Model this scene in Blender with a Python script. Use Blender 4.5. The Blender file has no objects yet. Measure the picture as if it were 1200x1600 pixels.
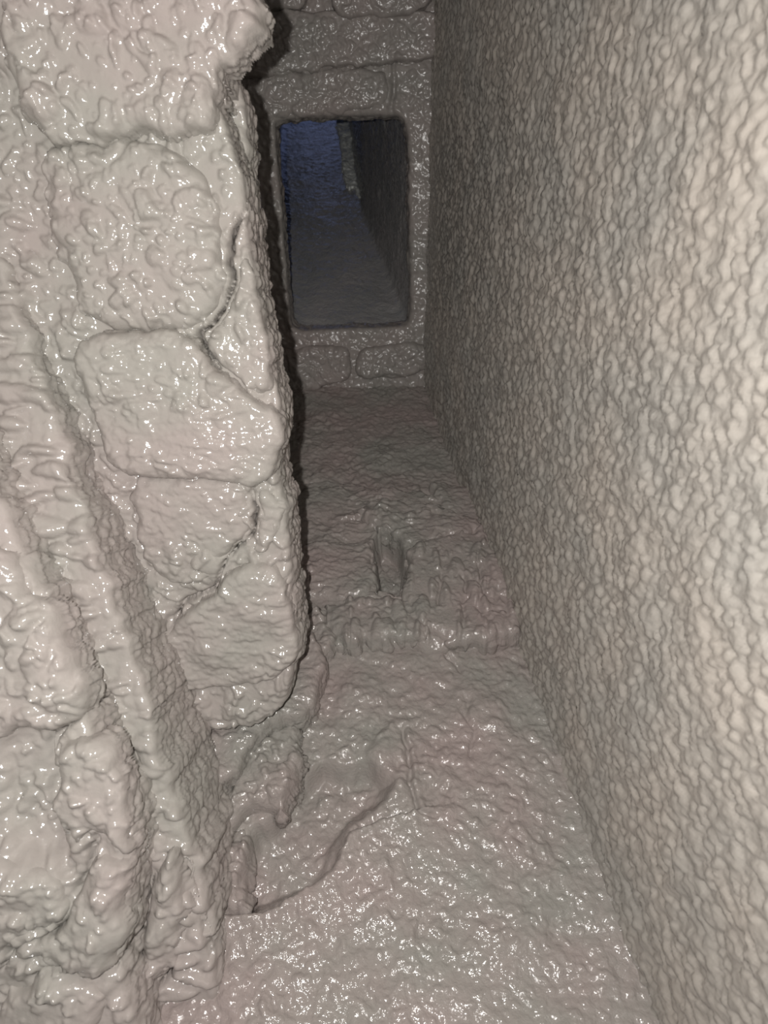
import bpy, math
import numpy as np
from mathutils import Matrix

# ---------------------------------------------------------------- camera, sky, flash, exposure
F_PX, CX, CY = 1050.0, 600.0, 800.0          # focal length and centre in a 1200x1600 frame
TH = math.atan(470.0 / 1050.0)               # camera leans this far away from straight up
CO, SI = math.cos(TH), math.sin(TH)
Z0 = 1.0                                     # height of the camera above the hearth
# working frame: x right, y towards the lower wall, z along the view;  world Z is straight up the chimney
RW = np.array([[1, 0, 0], [0, CO, SI], [0, -SI, CO]])
def to_world(p):
    q = np.asarray(p, float) @ RW.T
    return q + np.array([0, 0, Z0])

scene = bpy.context.scene
C = scene.collection
cam_d = bpy.data.cameras.new('camera')
cam = bpy.data.objects.new('camera', cam_d); C.objects.link(cam)
cam_d.sensor_fit = 'VERTICAL'; cam_d.sensor_height = 36.0; cam_d.sensor_width = 27.0
cam_d.lens = 36.0 * F_PX / 1600.0
cam_d.clip_start = 0.01
cam_d.dof.use_dof = True; cam_d.dof.focus_distance = 0.85; cam_d.dof.aperture_fstop = 9.0
def cam_matrix(p):
    right, up, back = RW @ [1, 0, 0], RW @ [0, -1, 0], RW @ [0, 0, -1]
    loc = to_world(p)
    return Matrix([[right[i], up[i], back[i], loc[i]] for i in range(3)] + [[0, 0, 0, 1]])
cam.matrix_world = cam_matrix((0, 0, 0))
scene.camera = cam

world = bpy.data.worlds.new('sky'); scene.world = world; world.use_nodes = True
nt = world.node_tree; nt.nodes.clear()
wo = nt.nodes.new('ShaderNodeOutputWorld'); bg = nt.nodes.new('ShaderNodeBackground')
tc = nt.nodes.new('ShaderNodeTexCoord'); sp = nt.nodes.new('ShaderNodeSeparateXYZ')
rp = nt.nodes.new('ShaderNodeValToRGB')
rp.color_ramp.elements[0].position = 0.45; rp.color_ramp.elements[0].color = (0.030, 0.028, 0.026, 1)   # the room below
rp.color_ramp.elements[1].position = 0.55; rp.color_ramp.elements[1].color = (0.32, 0.40, 0.75, 1)       # blue sky above
mr = nt.nodes.new('ShaderNodeMapRange'); mr.inputs[1].default_value = -1; mr.inputs[2].default_value = 1
nt.links.new(tc.outputs['Generated'], sp.inputs[0]); nt.links.new(sp.outputs[2], mr.inputs[0])
nt.links.new(mr.outputs[0], rp.inputs[0]); nt.links.new(rp.outputs[0], bg.inputs[0])
bg.inputs[1].default_value = 0.5
nt.links.new(bg.outputs[0], wo.inputs[0])

fl_d = bpy.data.lights.new('flash_lamp', 'POINT'); fl_d.shadow_soft_size = 0.004
fl_d.energy = 25.5; fl_d.color = (1.0, 0.975, 0.945)
flash = bpy.data.objects.new('flash_lamp', fl_d); C.objects.link(flash)
flash.matrix_world = cam_matrix((-0.029, -0.011, 0.0))

scene.view_settings.view_transform = 'Standard'; scene.view_settings.look = 'None'
scene.view_settings.exposure = 0.0; scene.view_settings.gamma = 1.0
scene.view_settings.use_curve_mapping = False

# ---------------------------------------------------------------- noise
def _hash(ix, iy, iz, seed):
    h = (ix.astype(np.uint32) * np.uint32(374761393) + iy.astype(np.uint32) * np.uint32(668265263)
         + iz.astype(np.uint32) * np.uint32(2147483647) + np.uint32((seed * 974711) & 0xffffffff))
    h = (h ^ (h >> np.uint32(13))) * np.uint32(1274126177)
    h = (h ^ (h >> np.uint32(16))) * np.uint32(2246822519)
    return h ^ (h >> np.uint32(13))
def _f(h): return (h & np.uint32(0xffff)).astype(np.float32) / 65535.0
def vnoise(P, seed=0):
    """smooth value noise, about -1..1"""
    P = P.astype(np.float32); I = np.floor(P).astype(np.int64); t = P - I
    t = t * t * t * (t * (t * 6 - 15) + 10)
    out = np.zeros(len(P), np.float32)
    for dx in (0, 1):
        wx = t[:, 0] if dx else 1 - t[:, 0]
        for dy in (0, 1):
            wy = t[:, 1] if dy else 1 - t[:, 1]
            for dz in (0, 1):
                wz = t[:, 2] if dz else 1 - t[:, 2]
                out += wx * wy * wz * _f(_hash(I[:, 0] + dx, I[:, 1] + dy, I[:, 2] + dz, seed))
    return out * 2 - 1
def fbm(P, oct=3, seed=0):
    a, s, o = 1.0, 1.0, 0
    for k in range(oct):
        o = o + a * vnoise(P * s + 17.3 * k, seed + k); a *= 0.5; s *= 2.03
    return o / 1.6
def worley(P, seed=0):
    P = P.astype(np.float32); I = np.floor(P).astype(np.int64); f = P - I
    F1 = np.full(len(P), 9, np.float32); F2 = F1.copy(); R = np.zeros(len(P), np.float32)
    for dx in (-1, 0, 1):
        for dy in (-1, 0, 1):
            for dz in (-1, 0, 1):
                h = _hash(I[:, 0] + dx, I[:, 1] + dy, I[:, 2] + dz, seed)
                a = (h & np.uint32(1023)).astype(np.float32) / 1023 + dx - f[:, 0]
                b = ((h >> np.uint32(10)) & np.uint32(1023)).astype(np.float32) / 1023 + dy - f[:, 1]
                c = ((h >> np.uint32(20)) & np.uint32(1023)).astype(np.float32) / 1023 + dz - f[:, 2]
                d = a * a + b * b + c * c
                m = d < F1
                F2 = np.where(m, F1, np.minimum(F2, d)); F1 = np.where(m, d, F1)
                R = np.where(m, _f(h >> np.uint32(7)), R)
    return np.sqrt(F1), np.sqrt(F2), R
def sstep(a, b, x):
    t = np.clip((x - a) / (b - a), 0, 1); return t * t * (3 - 2 * t)

def pebble(P, s, seed=0, warp=0.35):
    Q = P / s
    W = Q + warp * np.stack([vnoise(Q * 0.8, seed + 5), vnoise(Q * 0.8 + 40, seed + 6), vnoise(Q * 0.8 + 80, seed + 7)], 1)
    F1, F2, R = worley(W, seed)
    return sstep(0.0, 0.32, F2 - F1) * (0.45 + 0.55 * R) + 0.45 * (1 - F1 * F1)
def blobs(P, s, seed=0, r0=0.25, r1=0.65, warp=0.3):
    """overlapping rounded blobs with sharp creases between them, 0..1"""
    Q = P / s
    if warp:
        Q = Q + warp * np.stack([vnoise(Q * 0.9, seed + 5), vnoise(Q * 0.9 + 40, seed + 6), vnoise(Q * 0.9 + 80, seed + 7)], 1)
    Q = Q.astype(np.float32); I = np.floor(Q).astype(np.int64); f = Q - I
    H = np.full(len(Q), -9, np.float32)
    for dx in (-1, 0, 1):
        for dy in (-1, 0, 1):
            for dz in (-1, 0, 1):
                h = _hash(I[:, 0] + dx, I[:, 1] + dy, I[:, 2] + dz, seed)
                a = (h & np.uint32(1023)).astype(np.float32) / 1023 + dx - f[:, 0]
                b = ((h >> np.uint32(10)) & np.uint32(1023)).astype(np.float32) / 1023 + dy - f[:, 1]
                c = ((h >> np.uint32(20)) & np.uint32(1023)).astype(np.float32) / 1023 + dz - f[:, 2]
                r = r0 + (r1 - r0) * _f(h >> np.uint32(5))
                H = np.maximum(H, r * r - a * a - b * b - c * c)
    return np.sqrt(np.maximum(H, 0)) / r1
def coat_wall(P):      # dense net of pebbles
    return (0.0040 * blobs(P, 0.0098, 1, 0.45, 0.85, 0.5) + 0.0014 * blobs(P, 0.0055, 2, 0.3, 0.75)
            + 0.0036 * fbm(P / 0.045, 2, 3))
def coat_floor(P):     # finer, softer stipple
    m = sstep(-0.35, 0.5, vnoise(P / 0.05, 21))
    return ((0.0012 + 0.0020 * m) * blobs(P, 0.012, 22, 0.3, 0.75, 0.6) + 0.0019 * blobs(P, 0.0065, 23, 0.3, 0.7)
            + 0.0055 * fbm(P / 0.06, 3, 4) + 0.0016 * vnoise(P / 0.012, 9))
def coat_lump(P):      # thick rounded runs and blobs
    m = sstep(-0.25, 0.45, vnoise(P / 0.07, 31))
    return ((0.004 + 0.006 * m) * blobs(P, 0.036, 11, 0.25, 0.68, 0.7) + 0.0068 * blobs(P, 0.0155, 12, 0.12, 0.64, 0.7)
            + 0.0030 * blobs(P, 0.0085, 15, 0.12, 0.65, 0.4) + 0.006 * fbm(P / 0.06, 2, 13))
def coat_smooth(P):    # thinner skin with wrinkles and drops
    m = sstep(-0.2, 0.6, vnoise(P / 0.04, 44))
    Q = P * np.array([0.55, 1.0, 1.0])
    return (0.0036 * blobs(Q, 0.0095, 41, 0.3, 0.75, 0.8) * (0.5 + 0.5 * m) + 0.0055 * m * blobs(P, 0.020, 43, 0.15, 0.6, 0.7)
            + 0.0014 * blobs(P, 0.006, 45, 0.2, 0.7) + 0.006 * fbm(P / 0.045, 3, 42))
def coat_wrinkle(P):   # runs lying across a ledge
    Q = P * np.array([0.42, 1.0, 1.0])
    return 0.0125 * blobs(Q, 0.0145, 51, 0.25, 0.72, 0.5) + 0.003 * fbm(P / 0.05, 2, 52) + 0.0018 * blobs(P, 0.010, 53, 0.2, 0.65)
def coat_riser(P):     # thin net on the upright faces between ledges
    return 0.0040 * blobs(P, 0.0085, 55, 0.4, 0.85, 0.5) + 0.002 * fbm(P / 0.03, 2, 56)
def coat_drip(P):      # runs hanging down the face of a projecting brick
    Q = P * np.array([1.0, 0.4, 0.4])
    return 0.0075 * blobs(Q, 0.0165, 57, 0.25, 0.72, 0.5) + 0.0024 * blobs(P, 0.0085, 58, 0.15, 0.65) + 0.004 * fbm(P / 0.05, 2, 59)
def coat_far(P):
    return 0.0038 * blobs(P, 0.014, 61, 0.3, 0.72, 0.6) + 0.0014 * blobs(P, 0.007, 64, 0.3, 0.7) + 0.004 * fbm(P / 0.05, 3, 62)

# ---------------------------------------------------------------- planes and outlines
class Plane:
    """plane through O with in-plane axes e1, e2 and a normal n that faces the viewer (working frame)"""
    def __init__(s, O, e1, e2):
        s.O = np.array(O, float); s.e1 = np.array(e1, float) / np.linalg.norm(e1)
        e2 = np.array(e2, float); e2 = e2 - s.e1 * (e2 @ s.e1); s.e2 = e2 / np.linalg.norm(e2)
        n = np.cross(s.e1, s.e2); s.n = n if n @ s.O < 0 else -n
    def pix(s, uv):
        uv = np.asarray(uv, float).reshape(-1, 2)
        r = np.stack([(uv[:, 0] - CX) / F_PX, (uv[:, 1] - CY) / F_PX, np.ones(len(uv))], 1)
        t = (s.O @ s.n) / (r @ s.n)
        q = r * t[:, None] - s.O
        return np.stack([q @ s.e1, q @ s.e2], 1)
    def pt(s, p, h=0):
        return s.O + p[:, :1] * s.e1 + p[:, 1:2] * s.e2 + np.asarray(h).reshape(-1, 1) * s.n
    def shift(s, h):
        o = Plane(s.O + s.n * h, s.e1, s.e2); return o

def seg_dist(p, poly, closed=True):
    """unsigned distance to a polyline and side sign of the nearest segment"""
    best = np.full(len(p), 1e9); sd = np.ones(len(p))
    n = len(poly); m = n if closed else n - 1
    for i in range(m):
        a, b = poly[i], poly[(i + 1) % n]; ab = b - a; L = ab @ ab + 1e-12
        w = p - a; t = np.clip((w @ ab) / L, 0, 1)
        q = w - t[:, None] * ab; d = np.einsum('ij,ij->i', q, q)
        k = d < best; best = np.where(k, d, best)
        sd = np.where(k, np.sign(ab[0] * w[:, 1] - ab[1] * w[:, 0]), sd)
    return np.sqrt(best), sd
def inside(p, poly):
    x, y = p[:, 0], p[:, 1]; c = np.zeros(len(p), bool); n = len(poly)
    for i in range(n):
        (x1, y1), (x2, y2) = poly[i], poly[(i + 1) % n]
        if y1 == y2: continue
        k = ((y1 > y) != (y2 > y)) & (x < (x2 - x1) * (y - y1) / (y2 - y1) + x1)
        c ^= k
    return c
def sdf(p, poly):
    d, _ = seg_dist(p, poly); return np.where(inside(p, poly), d, -d)
def smooth_poly(poly, it=2, closed=True):
    for _ in range(it):
        q = []; n = len(poly)
        for i in range(n if closed else n - 1):
            a, b = poly[i], poly[(i + 1) % n]; q += [0.75 * a + 0.25 * b, 0.25 * a + 0.75 * b]
        poly = np.array(q) if closed else np.array([poly[0]] + q + [poly[-1]])
    return poly

def mesh_from(name, V, Q, mat, parent=None, tris=None):
    W = to_world(V); org = W.mean(0)
    me = bpy.data.meshes.new(name)
    W = (W - org).astype(np.float32)
    me.vertices.add(len(W)); me.vertices.foreach_set('co', W.ravel())
    me.loops.add(Q.size); me.loops.foreach_set('vertex_index', Q.astype(np.int32).ravel())
    me.polygons.add(len(Q)); me.polygons.foreach_set('loop_start', np.arange(0, Q.size, Q.shape[1], dtype=np.int32))
    me.polygons.foreach_set('use_smooth', np.ones(len(Q), bool))
    me.update(calc_edges=True); me.validate()
    me.materials.append(mat)
    o = bpy.data.objects.new(name, me); C.objects.link(o)
    o.location = org
    if parent is not None:
        o.parent = parent; o.location = org - np.array(parent.location)
    return o

def patch(name, plane, outline, mat, coat, res=0.002, hole=None, parent=None, edge_r=0.0, skirt=0.0, feats=None,
          wob=0.0, wob_s=0.02, smooth=2, pixels=True, lift=0.0, skirt_step=None, seed=0, flare=0.0, cseed=0.0, dome=0.0, side=None, slits=None, slit_w=0.0013):
    poly = plane.pix(outline) if pixels else np.array(outline, float)
    if smooth: poly = smooth_poly(poly, smooth)
    hp = None
    if hole is not None:
        hp = smooth_poly(plane.pix(hole), 3)
    sl = [smooth_poly(plane.pix(c), 1, False) for c in (slits or [])]
    lo, hi = poly.min(0) - 2 * res - wob, poly.max(0) + 2 * res + wob
    nx, ny = [int(math.ceil(v)) + 1 for v in (hi - lo) / res]
    gx, gy = np.meshgrid(lo[0] + np.arange(nx) * res, lo[1] + np.arange(ny) * res, indexing='ij')
    p = np.stack([gx.ravel(), gy.ravel()], 1)
    def D(p):
        q = p
        if wob:
            P3 = np.concatenate([p, np.full((len(p), 1), 3.7 + seed)], 1) / wob_s
            q = p + wob * np.stack([fbm(P3, 2, 71), fbm(P3 + 9.1, 2, 72)], 1)
        d = sdf(q, poly)
        if hp is not None: d = np.minimum(d, -sdf(q, hp))
        for c in sl:                                   # cracks: narrow gaps right through the coat
            m = ((q > c.min(0) - 0.03) & (q < c.max(0) + 0.03)).all(1)
            if not m.any(): continue
            dd, _ = seg_dist(q[m], c, False)
            e0 = np.minimum(np.linalg.norm(q[m] - c[0], axis=1), np.linalg.norm(q[m] - c[-1], axis=1))
            dd = dd - slit_w * np.clip(e0 / 0.02, 0.35, 1)
            k = np.where(dd > 0, np.minimum(dd * max(1.0, edge_r / 0.0035), dd + edge_r), dd)
            d[m] = np.minimum(d[m], k)
        return d
    d = D(p)
    idx = np.arange(nx * ny).reshape(nx, ny)
    Q = np.stack([idx[:-1, :-1], idx[1:, :-1], idx[1:, 1:], idx[:-1, 1:]], -1).reshape(-1, 4)
    ins = d > 0
    Q = Q[ins[Q].sum(1) >= 2]
    used = np.unique(Q); rem = np.full(nx * ny, -1); rem[used] = np.arange(len(used))
    Q = rem[Q]; p = p[used]; d = d[used]
    e = res * 0.5
    near = d < max(edge_r, 2 * res)
    g = np.zeros_like(p); pn = p[near]
    g[near, 0] = (D(pn + [e, 0]) - D(pn - [e, 0])) / (2 * e); g[near, 1] = (D(pn + [0, e]) - D(pn - [0, e])) / (2 * e)
    g /= np.maximum(np.linalg.norm(g, axis=1), 1e-6)[:, None]
    out = d <= 0
    p[out] -= g[out] * d[out][:, None]
    d = np.maximum(d, 0)
    P0 = plane.pt(p)
    h = coat(P0 + cseed) + lift
    if dome:
        h = h + dome * sstep(0, 0.05, d)
    if feats: h = h + feats(p)
    if edge_r:
        t = np.clip(1 - d / edge_r, 0, 1); h = h - edge_r * (1 - np.sqrt(np.maximum(1 - t * t, 0)))
    V = plane.pt(p, h)
    faces = [Q]
    if skirt > 0:
        E = np.concatenate([Q[:, [0, 1]], Q[:, [1, 2]], Q[:, [2, 3]], Q[:, [3, 0]]])
        S = np.sort(E, 1); key = S[:, 0].astype(np.int64) * len(p) + S[:, 1]
        uq, first, cnt = np.unique(key, return_index=True, return_counts=True)
        B = E[first[cnt == 1]]
        bv = np.unique(B); rm = np.full(len(p), -1); rm[bv] = np.arange(len(bv))
        st = skirt_step or max(res, 0.002); K = max(2, int(math.ceil(skirt / st)))
        og = -(g[bv, :1] * plane.e1 + g[bv, 1:2] * plane.e2)
        allV = [V]; prev = bv; base = len(V)
        for k in range(1, K + 1):
            z = skirt * k / K
            Pk = V[bv] - plane.n * z
            amt = flare * min(1, z / 0.02)
            if k < K: amt = amt + ((side or coat)(Pk + cseed) * 0.8) * min(1.0, z / 0.008)
            Pk = Pk + og * np.asarray(amt).reshape(-1, 1)
            allV.append(Pk)
            cur = base + np.arange(len(bv))
            if k == 1: faces.append(np.stack([B[:, 1], B[:, 0], cur[rm[B[:, 0]]], cur[rm[B[:, 1]]]], 1))
            else: faces.append(np.stack([prev[rm[B[:, 1]]], prev[rm[B[:, 0]]], cur[rm[B[:, 0]]], cur[rm[B[:, 1]]]], 1))
            prev = cur; base += len(bv)
        V = np.concatenate(allV)
    Qa = np.concatenate(faces)
    return mesh_from(name, V, Qa, mat, parent)

def features(plane, items):
    """relief on a surface: lips (one side raised), grooves, ridges, bumps, hollows"""
    pre = []
    for it in items:
        k = it[0]
        if k in ('lip', 'groove', 'ridge'):
            pre.append((k, smooth_poly(plane.pix(it[1]), 1, False)) + tuple(it[2:]))
        elif k == 'hollow': pre.append((k, smooth_poly(plane.pix(it[1]), 2)) + tuple(it[2:]))
        elif k == 'bump': pre.append((k, plane.pix([it[1]])[0]) + tuple(it[2:]))
    def f(p):
        P3 = np.concatenate([p, np.zeros((len(p), 1))], 1)
        q = p + 0.007 * np.stack([fbm(P3 / 0.022, 3, 81), fbm(P3 / 0.022 + 7, 3, 82)], 1)
        h = np.zeros(len(p))
        for it in pre:
            k = it[0]
            if k == 'bump':
                r, a = it[2], it[3]; dd = ((q - it[1]) ** 2).sum(1) / (r * r)
                h += a * np.exp(-dd * dd); continue
            lo, hi = it[1].min(0) - 0.09, it[1].max(0) + 0.09
            m = ((q > lo) & (q < hi)).all(1)
            if not m.any(): continue
            if k == 'hollow':
                s = sdf(q[m], it[1]); h[m] -= it[2] * sstep(-it[3], it[3], s)
            else:
                dd, sd = seg_dist(q[m], it[1], False)
                if k == 'groove': h[m] -= it[2] * np.exp(-(dd / it[3]) ** 2)
                elif k == 'ridge': h[m] += it[2] * np.exp(-(dd / it[3]) ** 2)
                else:          # lip: (height, decay, side)
                    side = sd * it[4]
                    h[m] += np.where(side > 0, it[2] * np.exp(-dd / it[3]) * np.sqrt(np.clip(dd / 0.004, 0, 1)), 0)
                    h[m] -= np.where(side <= 0, 0.25 * it[2] * np.exp(-(dd / 0.004) ** 2), 0)
        return h
    return f

# ---------------------------------------------------------------- materials
def coating(name, c1, c2, rough=0.3, bump=0.5, spec=0.5, bscale=1.0):
    m = bpy.data.materials.new(name); m.use_nodes = True
    n = m.node_tree.nodes; l = m.node_tree.links; b = n['Principled BSDF']
    geo = n.new('ShaderNodeNewGeometry')
    big = n.new('ShaderNodeTexNoise'); big.inputs['Scale'].default_value = 9; big.inputs['Detail'].default_value = 4
    rmp = n.new('ShaderNodeValToRGB')
    rmp.color_ramp.elements[0].position = 0.36; rmp.color_ramp.elements[0].color = (*c1, 1)
    rmp.color_ramp.elements[1].position = 0.64; rmp.color_ramp.elements[1].color = (*c2, 1)
    l.new(geo.outputs['Position'], big.inputs['Vector']); l.new(big.outputs['Fac'], rmp.inputs[0])
    l.new(rmp.outputs[0], b.inputs['Base Color'])
    fine = n.new('ShaderNodeTexNoise'); fine.inputs['Scale'].default_value = 160 * bscale; fine.inputs['Detail'].default_value = 2.5
    l.new(geo.outputs['Position'], fine.inputs['Vector'])
    bp = n.new('ShaderNodeBump'); bp.inputs['Strength'].default_value = bump; bp.inputs['Distance'].default_value = 0.0018
    l.new(fine.outputs['Fac'], bp.inputs['Height']); l.new(bp.outputs[0], b.inputs['Normal'])
    b.inputs['Roughness'].default_value = rough
    b.inputs['Specular IOR Level'].default_value = spec
    return m
M_COAT = coating('taupe_coating', (0.272, 0.228, 0.214), (0.236, 0.226, 0.205), 0.115, 0.6, spec=0.42, bscale=1.8)
M_FAR = coating('taupe_coating_far', (0.275, 0.240, 0.224), (0.245, 0.230, 0.212), 0.24, 0.4, spec=0.35)
M_WALL = coating('taupe_coating_wall', (0.31, 0.282, 0.250), (0.275, 0.260, 0.236), 0.15, 0.45)
M_LEFT = coating('taupe_coating_thick', (0.312, 0.274, 0.256), (0.290, 0.276, 0.250), 0.12, 0.4)
M_FLUE = coating('flue_coating', (0.36, 0.345, 0.34), (0.29, 0.29, 0.29), 0.12, 1.0)
M_SMEAR = coating('pale_mortar', (0.85, 0.87, 0.84), (0.68, 0.70, 0.68), 0.6, 0.5)

def tag(o, label, kind=None, cat=None):
    o['label'] = label
    if kind: o['kind'] = kind
    if cat: o['category'] = cat
    return o

# ---------------------------------------------------------------- planes of the chamber
AX = np.array([0, -SI, CO]); YD = np.array([0, CO, SI])      # up the chimney; horizontal towards the lower wall
ZF = 1.384
PF = Plane(AX * ZF, (1, 0, 0), YD)                          # chamber top around the flue
PB = Plane((0, 0.457, 0.6), (1, 0, 0), (0, 0.717, -0.8))   # lower sloping wall
def rx(z): return 0.3023 - 0.157 * z
PR = Plane(AX * 0.6 + np.array([rx(0.6), 0, 0]), YD, AX + np.array([-0.157, 0, 0]))
P1 = Plane((-0.2, 0, 0.673), (1, 0, 0), (0, 1, 0.305))         # ledges of the corbelled side
P2 = Plane((-0.3, 0, 0.602), (1, 0, 0), (0, 1, 0.035))
P3 = Plane((-0.33, 0, 0.553), (1, 0, 0), (0, 1, -0.01))

# ---------------------------------------------------------------- right wall
wall_r = patch('wall_right', PR, [(560, -160), (2300, -160), (2300, 1820), (1090, 1820), (660, 620), (600, 400)], M_WALL, coat_wall, 0.0022, smooth=0)
tag(wall_r, 'long flat wall on the right, pebbled all over with thick glossy taupe coating', 'structure')

# ---------------------------------------------------------------- lower sloping wall with its bricks
fb = features(PB, [
    ('hollow', [(398, 1292), (438, 1285), (470, 1200), (545, 1195), (600, 1205), (610, 1235), (548, 1275), (520, 1330), (488, 1385), (400, 1412), (375, 1420), (365, 1380)], 0.030, 0.010),
    ('hollow', [(588, 830), (622, 845), (640, 905), (625, 940), (592, 942)], 0.045, 0.004),
    ('ridge', [(588, 1150), (612, 1130), (640, 1140), (642, 1190), (650, 1240), (668, 1275)], 0.004, 0.005),
    ('groove', [(634, 1140), (634, 1190), (644, 1245), (655, 1272), (675, 1280)], 0.006, 0.003),
    ('bump', (600, 1170), 0.022, 0.007), ('bump', (602, 1225), 0.02, 0.006),
    ('lip', [(440, 760), (520, 752), (620, 770), (700, 762)], 0.006, 0.02, 1),
    ('lip', [(430, 690), (560, 700), (690, 690)], 0.004, 0.02, 1),
    ('lip', [(340, 1430), (420, 1420), (480, 1390), (530, 1330), (560, 1290), (640, 1270)], 0.012, 0.03, 1),
    ('groove', [(725, 1090), (735, 1130), (740, 1180)], 0.004, 0.003),
    ('groove', [(700, 1020), (720, 1050)], 0.004, 0.003),
    ('bump', (560, 1080), 0.03, 0.006), ('bump', (760, 1110), 0.03, 0.005),
])
wall_b = patch('wall_lower', PB, [(260, 1010), (330, 760), (390, 600), (420, 585), (720, 585), (900, 1000), (1150, 1750), (1150, 1950), (200, 1950), (240, 1300)],
               M_COAT, coat_floor, 0.0019, feats=fb, smooth=0)
tag(wall_b, 'sloping wall at the bottom, glossy stippled taupe coating rising to the dark opening', 'structure')
def brick(plane, px, parent, thick, mat=M_COAT, coat=coat_smooth, r=0.008, res=0.0016, wob=0.004, skirt=None, feats=None, seed=0, flare=0.0, dome=0.0, name='brick', side=None, slits=None):
    return patch(name, plane, px, mat, coat, res, parent=parent, edge_r=r, skirt=skirt or thick + 0.012, lift=thick, wob=wob,
                 feats=features(plane, feats) if feats else None, seed=seed, flare=flare, dome=dome, side=side, slits=slits)
# the projecting course half-way up, its bricks and the pieces left of the hollow
brick(PB, [(444, 775), (520, 764), (610, 770), (735, 790), (782, 850), (802, 940), (810, 1008), (760, 1016), (640, 1024), (530, 1018), (478, 1030), (455, 930)], wall_b, 0.016, name='mortar_bed', coat=coat_smooth, wob=0.010,
      feats=[('hollow', [(586, 838), (618, 845), (638, 905), (625, 942), (590, 940)], 0.062, 0.003),
             ('lip', [(548, 822), (600, 826), (640, 832)], 0.008, 0.012, -1), ], slits=[[(586, 836), (592, 880), (588, 940)], [(778, 838), (784, 856)]], r=0.016)
brick(PB, [(450, 866), (520, 860), (580, 858), (588, 900), (586, 940), (520, 952), (456, 950)], wall_b, 0.024, seed=1, r=0.012, wob=0.008)
brick(PB, [(632, 872), (700, 848), (766, 838), (792, 885), (802, 950), (808, 1010), (760, 1016), (700, 1022), (660, 1000), (640, 975), (622, 945), (638, 905)], wall_b, 0.030, seed=2, coat=coat_drip, r=0.014, wob=0.012,
      feats=[('groove', [(722, 920), (726, 960), (720, 1000)], 0.006, 0.003), ('groove', [(690, 920), (680, 960)], 0.005, 0.003), ('groove', [(745, 905), (748, 980)], 0.005, 0.003)])
brick(PB, [(518, 950), (585, 940), (640, 948), (672, 985), (660, 1020), (590, 1018), (526, 1018), (510, 985)], wall_b, 0.027, seed=3, coat=coat_drip, r=0.014, wob=0.014)
brick(PB, [(462, 985), (500, 955), (524, 990), (530, 1026), (500, 1040), (470, 1036)], wall_b, 0.022, seed=4, coat=coat_lump, r=0.014, wob=0.008)
brick(PB, [(546, 818), (590, 798), (660, 800), (730, 820), (772, 846), (690, 862), (640, 872), (606, 842)], wall_b, 0.026, seed=5, r=0.012, wob=0.009)
brick(PB, [(660, 764), (735, 768), (764, 815), (756, 842), (700, 820)], wall_b, 0.020, seed=6, r=0.014, wob=0.009)
brick(PB, [(296, 1104), (370, 1066), (440, 1046), (476, 1030), (496, 1010), (511, 1066), (503, 1105), (485, 1143), (444, 1146), (402, 1182), (366, 1250), (330, 1258), (296, 1174)], wall_b, 0.042, seed=7, r=0.010, wob=0.006, side=coat_riser)
brick(PB, [(352, 1252), (398, 1178), (440, 1143), (466, 1141), (476, 1184), (464, 1240), (441, 1286), (428, 1264), (392, 1276), (362, 1304), (340, 1310)], wall_b, 0.022, seed=8, coat=coat_lump, r=0.016, wob=0.007)
brick(PB, [(356, 1304), (391, 1286), (394, 1330), (380, 1424), (362, 1436), (346, 1400)], wall_b, 0.004, seed=9, r=0.012, coat=coat_lump)

# ---------------------------------------------------------------- chamber top around the flue
FLUE = [(427, 200), (436, 188), (470, 184), (535, 181), (600, 180), (628, 182), (637, 195), (638, 300), (639, 400), (641, 495), (634, 509), (600, 511), (540, 514), (475, 517), (456, 512), (452, 490), (441, 340)]
ff = features(PF, [
    ('lip', [(370, 122), (450, 118), (500, 112), (515, 100), (530, 106), (600, 98), (690, 92)], 0.010, 0.03, -1),
    ('groove', [(612, 100), (616, 140), (610, 182)], 0.007, 0.004),
    ('ridge', [(430, 188), (440, 340), (455, 515)], 0.004, 0.006),
])
wall_f = patch('wall_far', PF, [(330, -120), (760, -120), (745, 300), (730, 630), (330, 630)], M_FAR, coat_far, 0.0023, hole=FLUE, feats=ff,
               smooth=0, edge_r=0.010, skirt=0.045, wob=0.0025)
tag(wall_f, 'far end wall of coated brickwork framing the dark rectangular flue opening', 'structure')
brick(PF, [(335, 24), (450, 22), (482, 12), (500, -40), (330, -40)], wall_f, 0.020, M_FAR, seed=11, coat=coat_far, wob=0.006)
brick(PF, [(522, 36), (600, 28), (660, 22), (674, 4), (676, -40), (516, -40)], wall_f, 0.022, M_FAR, seed=12, coat=coat_far, wob=0.006)
brick(PF, [(350, 124), (440, 118), (500, 112), (514, 100), (530, 106), (600, 100), (690, 92), (720, 50), (700, 20), (560, 24), (430, 14), (350, 20)], wall_f, 0.014, M_FAR, seed=13, coat=coat_far, wob=0.006)
brick(PF, [(360, 120), (500, 108), (606, 100), (610, 172), (520, 180), (440, 186), (362, 186)], wall_f, 0.005, M_FAR, seed=14, coat=coat_far, wob=0.006, r=0.012)
brick(PF, [(618, 100), (690, 96), (690, 180), (622, 178)], wall_f, 0.001, M_FAR, seed=15, coat=coat_far, r=0.012)
brick(PF, [(428, 552), (480, 540), (540, 537), (551, 560), (549, 594), (500, 607), (432, 612)], wall_f, 0.014, M_FAR, seed=16, coat=coat_far, wob=0.006, r=0.014)
brick(PF, [(556, 546), (600, 538), (668, 534), (674, 565), (660, 584), (600, 592), (556, 594)], wall_f, 0.012, M_FAR, seed=17, coat=coat_far, wob=0.006, r=0.014)

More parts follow.
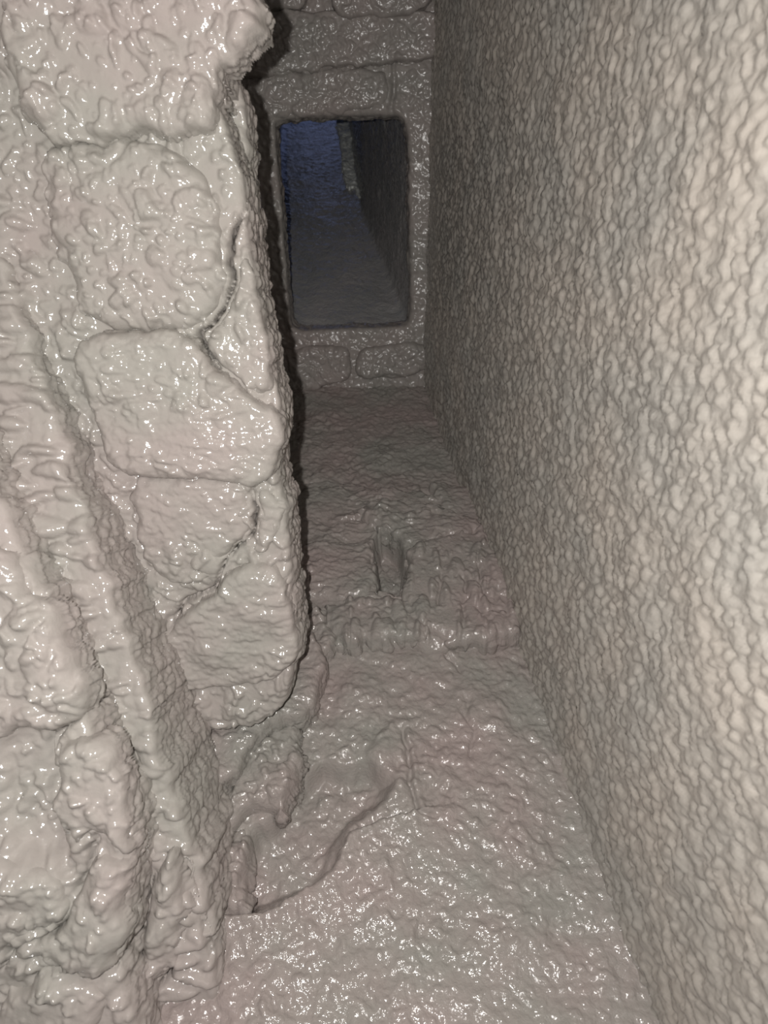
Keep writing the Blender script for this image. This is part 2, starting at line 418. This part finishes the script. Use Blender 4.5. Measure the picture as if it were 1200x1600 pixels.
# ---------------------------------------------------------------- corbelled left side
E1 = [(350, -60), (346, 60), (349, 130), (360, 200), (371, 280), (384, 340), (394, 420), (411, 500), (425, 580), (433, 640), (437, 740), (443, 800), (450, 860), (458, 930), (465, 1005), (468, 1040)]
wall_l = patch('wall_left', P1, E1 + [(440, 1120), (330, 1150), (230, 1120), (60, 700), (-60, 500), (-260, -60), (-300, -260), (350, -260)], M_LEFT, coat_lump, 0.0017, edge_r=0.010, skirt=0.07, wob=0.006, smooth=1, side=coat_riser, seed=20,
               slits=[[(378, 300), (374, 340), (367, 384), (354, 470), (335, 500), (308, 522), (330, 558), (345, 575)], [(397, 756), (399, 806), (391, 846), (358, 868), (348, 890), (330, 920), (282, 936), (270, 975)],
                      [(345, 120), (352, 170), (366, 250), (378, 300)], [(420, 770), (424, 810), (408, 850)]],
               feats=features(P1, [('bump', (255, 985), 0.016, 0.010), ('bump', (250, 950), 0.014, 0.008), ('bump', (320, 880), 0.02, 0.010)]))
tag(wall_l, 'corbelled brick side on the left, each ledge buried in thick wet taupe coating', 'structure')
brick(P1, [(16, -60), (395, -60), (412, -10), (424, 22), (413, 76), (374, 100), (340, 118), (342, 190), (320, 214), (200, 220), (70, 228), (50, 150), (20, 90)], wall_l, 0.022, M_LEFT, coat_lump, r=0.014, seed=21, wob=0.009, side=coat_riser, res=0.0015)
brick(P1, [(60, 240), (140, 220), (205, 210), (300, 240), (344, 325), (360, 388), (346, 474), (304, 516), (230, 520), (150, 522), (112, 450), (90, 400), (70, 330)], wall_l, 0.013, M_LEFT, coat_lump, r=0.020, seed=20, wob=0.006, side=coat_riser, res=0.0015)
brick(P1, [(126, 532), (200, 518), (300, 514), (326, 560), (374, 600), (420, 630), (444, 664), (442, 708), (427, 745), (400, 757), (360, 744), (280, 738), (200, 748), (160, 682), (140, 600)], wall_l, 0.020, M_LEFT, coat_smooth, r=0.012, seed=20, wob=0.005, side=coat_riser, res=0.0015)
brick(P1, [(202, 744), (300, 738), (388, 746), (392, 800), (382, 842), (350, 864), (336, 890), (300, 910), (230, 896), (216, 830)], wall_l, 0.009, M_LEFT, coat_smooth, r=0.012, seed=20, wob=0.006, side=coat_riser, res=0.0015)
brick(P1, [(404, 760), (434, 764), (442, 822), (414, 856), (398, 862), (406, 806)], wall_l, 0.008, M_LEFT, coat_smooth, seed=20, wob=0.006, side=coat_riser)
brick(P1, [(282, 950), (334, 930), (358, 898), (404, 866), (442, 890), (456, 960), (468, 1016), (444, 1050), (380, 1066), (276, 1072), (252, 1010)], wall_l, 0.014, M_LEFT, coat_smooth, r=0.010, seed=20, wob=0.006, side=coat_riser, res=0.0015)
brick(P1, [(314, 530), (360, 486), (373, 420), (388, 400), (412, 500), (422, 575), (427, 624), (374, 592), (338, 562)], wall_l, 0.006, M_LEFT, coat_lump, seed=20, wob=0.006, side=coat_riser)
patch('brick', P1.shift(-0.05), [(300, 90), (362, 110), (378, 150), (384, 215), (392, 300), (401, 340), (406, 385), (402, 430), (415, 500), (420, 560), (300, 560)], M_LEFT, coat_riser, 0.0018, parent=wall_l, edge_r=0.006, skirt=0.05, wob=0.006, side=coat_riser)
E2 = [(-300, -260), (-200, -60), (-60, 250), (0, 392), (50, 532), (108, 728), (150, 862), (190, 982), (236, 1112), (270, 1232), (302, 1332), (338, 1425), (340, 1470)]
patch('ledge', P2, [(-480, -260)] + E2 + [(250, 1500), (100, 1400), (-160, 1000), (-480, 300)], M_LEFT, coat_wrinkle, 0.0018, parent=wall_l, edge_r=0.008, skirt=0.13, wob=0.007, smooth=1, skirt_step=0.0027, side=coat_riser)
E3 = [(-520, -260), (-340, 60), (-160, 400), (-60, 640), (0, 772), (30, 880), (80, 950), (100, 1030), (120, 1092), (130, 1132), (165, 1180), (190, 1250), (205, 1320), (200, 1400), (188, 1480), (182, 1530), (215, 1640), (220, 1700)]
patch('ledge', P3, [(-680, -260)] + E3 + [(-480, 1700), (-680, 900)], M_LEFT, coat_lump, 0.0019, parent=wall_l, edge_r=0.010, skirt=0.09, wob=0.007, smooth=1, skirt_step=0.0027, side=coat_riser,
      slits=[[(134, 1080), (132, 1110), (112, 1130), (84, 1146), (78, 1185)], [(148, 1300), (140, 1340), (132, 1390)], [(4, 1515), (22, 1476), (60, 1456), (108, 1440), (124, 1390)], [(206, 1400), (196, 1450), (184, 1515), (150, 1528)]],
      feats=features(P3, [('hollow', [(0, 1150), (60, 1130), (80, 1160), (82, 1260), (110, 1330), (60, 1340), (10, 1300)], 0.012, 0.008),
                          ('groove', [(145, 1310), (140, 1340), (132, 1385)], 0.01, 0.003),
                          ('groove', [(70, 1140), (78, 1200), (80, 1280), (110, 1360)], 0.01, 0.004),
                          ('bump', (30, 1400), 0.05, 0.012)]))
brick(P3, [(-80, 800), (20, 850), (60, 930), (95, 970), (112, 1045), (136, 1078), (132, 1115), (96, 1130), (70, 1142), (20, 1150), (-80, 1160)], wall_l, 0.012, M_LEFT, coat_lump, r=0.018, seed=31, wob=0.010, side=coat_riser)
brick(P3, [(88, 1168), (130, 1140), (172, 1150), (198, 1210), (214, 1290), (205, 1330), (150, 1300), (110, 1310), (84, 1250)], wall_l, 0.014, M_LEFT, coat_lump, r=0.016, seed=32, wob=0.010, side=coat_riser)
brick(P3, [(150, 1345), (205, 1340), (206, 1400), (190, 1480), (178, 1515), (150, 1522), (60, 1500), (20, 1480), (60, 1455), (115, 1440), (128, 1390)], wall_l, 0.016, M_LEFT, coat_lump, r=0.016, seed=33, wob=0.008, side=coat_riser)
brick(P3, [(-60, 1310), (40, 1330), (90, 1345), (114, 1400), (104, 1430), (70, 1450), (22, 1470), (4, 1510), (-60, 1540)], wall_l, 0.018, M_LEFT, coat_lump, r=0.018, seed=34, wob=0.008, side=coat_riser)
brick(P3, [(0, 1580), (30, 1530), (70, 1510), (150, 1530), (180, 1560), (170, 1600), (130, 1680), (-40, 1680)], wall_l, 0.012, M_LEFT, coat_lump, r=0.018, seed=35, wob=0.010, side=coat_riser)
PE = Plane((-0.25, 0, 0.575), (1, 0, 0), (0, 1, 0.06))
brick(PE, [(216, 1490), (232, 1410), (258, 1326), (282, 1340), (286, 1440), (274, 1518), (244, 1540), (222, 1560), (200, 1560)], wall_l, 0.004, M_LEFT, coat_lump, seed=28, skirt=0.07, wob=0.006, r=0.014)
patch('ledge', PE.shift(-0.01), [(150, 1330), (262, 1315), (300, 1370), (322, 1432), (340, 1500), (336, 1560), (330, 1750), (150, 1750)], M_LEFT, coat_wrinkle, 0.0018, parent=wall_l, edge_r=0.010, skirt=0.09, wob=0.006, side=coat_riser, slits=[[(282, 1440), (276, 1505), (246, 1538), (226, 1560), (216, 1600)], [(264, 1322), (290, 1362), (308, 1410), (326, 1460), (334, 1500)]])

# plain closing walls that stand outside the view
def slab(name, pts, mat, label):
    V = np.array(pts, float); q = V @ np.array([[1, 0, 0], YD, AX])
    o = mesh_from(name, q, np.array([[0, 1, 2, 3]]), mat); return tag(o, label, 'structure')
slab('wall_recess', [(-0.27, -0.40, 0.72), (-0.27, 0.60, 0.72), (-0.27, 0.60, 1.43), (-0.27, -0.40, 1.43)], M_COAT, 'shadowed coated wall hidden behind the left ledge')
slab('wall_upper', [(-0.55, -0.40, -0.05), (0.33, -0.40, -0.05), (0.33, -0.40, 1.43), (-0.55, -0.40, 1.43)], M_COAT, 'coated wall above the top edge of the view')
def shell():
    x0, x1, y0, y1, z0, z1, z2 = -0.62, 0.36, -1.20, 0.86, -0.05, ZF + 0.045, 3.4
    h = smooth_poly(PF.pix(FLUE), 3); a0, b0 = h.min(0) - 0.006; a1, b1 = h.max(0) + 0.006
    v = [(x0, y0, z0), (x1, y0, z0), (x1, y1, z0), (x0, y1, z0), (x0, y0, z1), (x1, y0, z1), (x1, y1, z1), (x0, y1, z1),
         (a0, b0, z1), (a1, b0, z1), (a1, b1, z1), (a0, b1, z1), (x0, y0, z2), (x1, y0, z2), (x1, y1, z2), (x0, y1, z2)]
    f = [(0, 1, 5, 4), (1, 2, 6, 5), (2, 3, 7, 6), (3, 0, 4, 7), (4, 5, 9, 8), (5, 6, 10, 9), (6, 7, 11, 10), (7, 4, 8, 11),
         (4, 5, 13, 12), (5, 6, 14, 13), (6, 7, 15, 14), (7, 4, 12, 15)]
    o = mesh_from('wall_outer', np.array(v) @ np.array([[1, 0, 0], YD, AX]), np.array(f), M_COAT)
    o.data.polygons.foreach_set('use_smooth', np.zeros(len(f), bool))
    return tag(o, 'outer masonry casing of the chamber behind the coated walls', 'structure')
shell()

# ---------------------------------------------------------------- flue liner
fl2 = PF.pix(FLUE); fl2 = smooth_poly(fl2, 3)
cen = fl2.mean(0)
flue = bpy.data.objects.new('flue_liner', None); C.objects.link(flue)
flue.location = to_world(PF.pt(np.array([cen]))[0])
tag(flue, 'dark rectangular flue liner with rounded corners, bluish light gleaming inside', None, 'flue')
def ring_resample(poly, step):
    q = np.concatenate([poly, poly[:1]]); L = np.r_[0, np.cumsum(np.linalg.norm(np.diff(q, axis=0), axis=1))]
    n = int(L[-1] / step); t = np.linspace(0, L[-1], n, endpoint=False)
    return np.stack([np.interp(t, L, q[:, 0]), np.interp(t, L, q[:, 1])], 1)
ring = ring_resample(fl2, 0.005)
ring = cen + (ring - cen) * 1.03
def tube(name, z0, z1, off0, slope, mat, amp):
    zs = np.arange(z0, z1 + 1e-6, 0.006); n = len(ring)
    r0 = ring - cen; nr = np.roll(ring, -1, 0) - np.roll(ring, 1, 0); nr = np.stack([nr[:, 1], -nr[:, 0]], 1)
    nr /= np.linalg.norm(nr, axis=1)[:, None]
    if ((nr * r0).sum(1)).mean() > 0: nr = -nr
    rows = []
    for z in zs:
        dz = z - z0; o = off0 + np.array(slope) * dz
        q = ring + o
        rows.append(PF.pt(q) + AX * (z - ZF))
    V = np.concatenate(rows); N = np.tile(nr[:, :1] * PF.e1 + nr[:, 1:] * PF.e2, (len(zs), 1))
    V = V + N * (amp * (pebble(V, 0.012, 91, 0.6) + 0.8 * fbm(V / 0.05, 2, 92)))[:, None]
    i = np.arange(n); j = (i + 1) % n
    Q = np.concatenate([np.stack([k * n + i, k * n + j, (k + 1) * n + j, (k + 1) * n + i], 1) for k in range(len(zs) - 1)])
    return mesh_from(name, V, Q, mat, flue), off0 + np.array(slope) * (z1 - z0)
o0 = np.array([0.0, 0.0])
s1, o1 = tube('liner_section', ZF + 0.046, 1.98, o0, (-0.20, -0.39), M_FLUE, 0.0024)
s2, o2 = tube('liner_section', 1.96, 3.2, o1 + [0.004, 0.014], (-0.09, -0.38), M_FLUE, 0.0024)
# plane of the upper section's near side and pale mortar smeared down its corner
low = ring[:, 1].max()
q0 = cen + o1 + [0.004, 0.014]
PS = Plane(PF.pt(np.array([[cen[0] + o1[0], low + o1[1] + 0.014]]))[0] + AX * (1.96 - ZF), (1, 0, 0), AX + PF.e2 * -0.38)
brick(PS, [(524, 150), (549, 150), (550, 210), (553, 262), (560, 300), (566, 322), (560, 318), (552, 296), (546, 306), (538, 290), (534, 240), (526, 200)], flue, 0.017, M_SMEAR, coat_smooth, r=0.004, res=0.003, wob=0.004, name='mortar_smear')
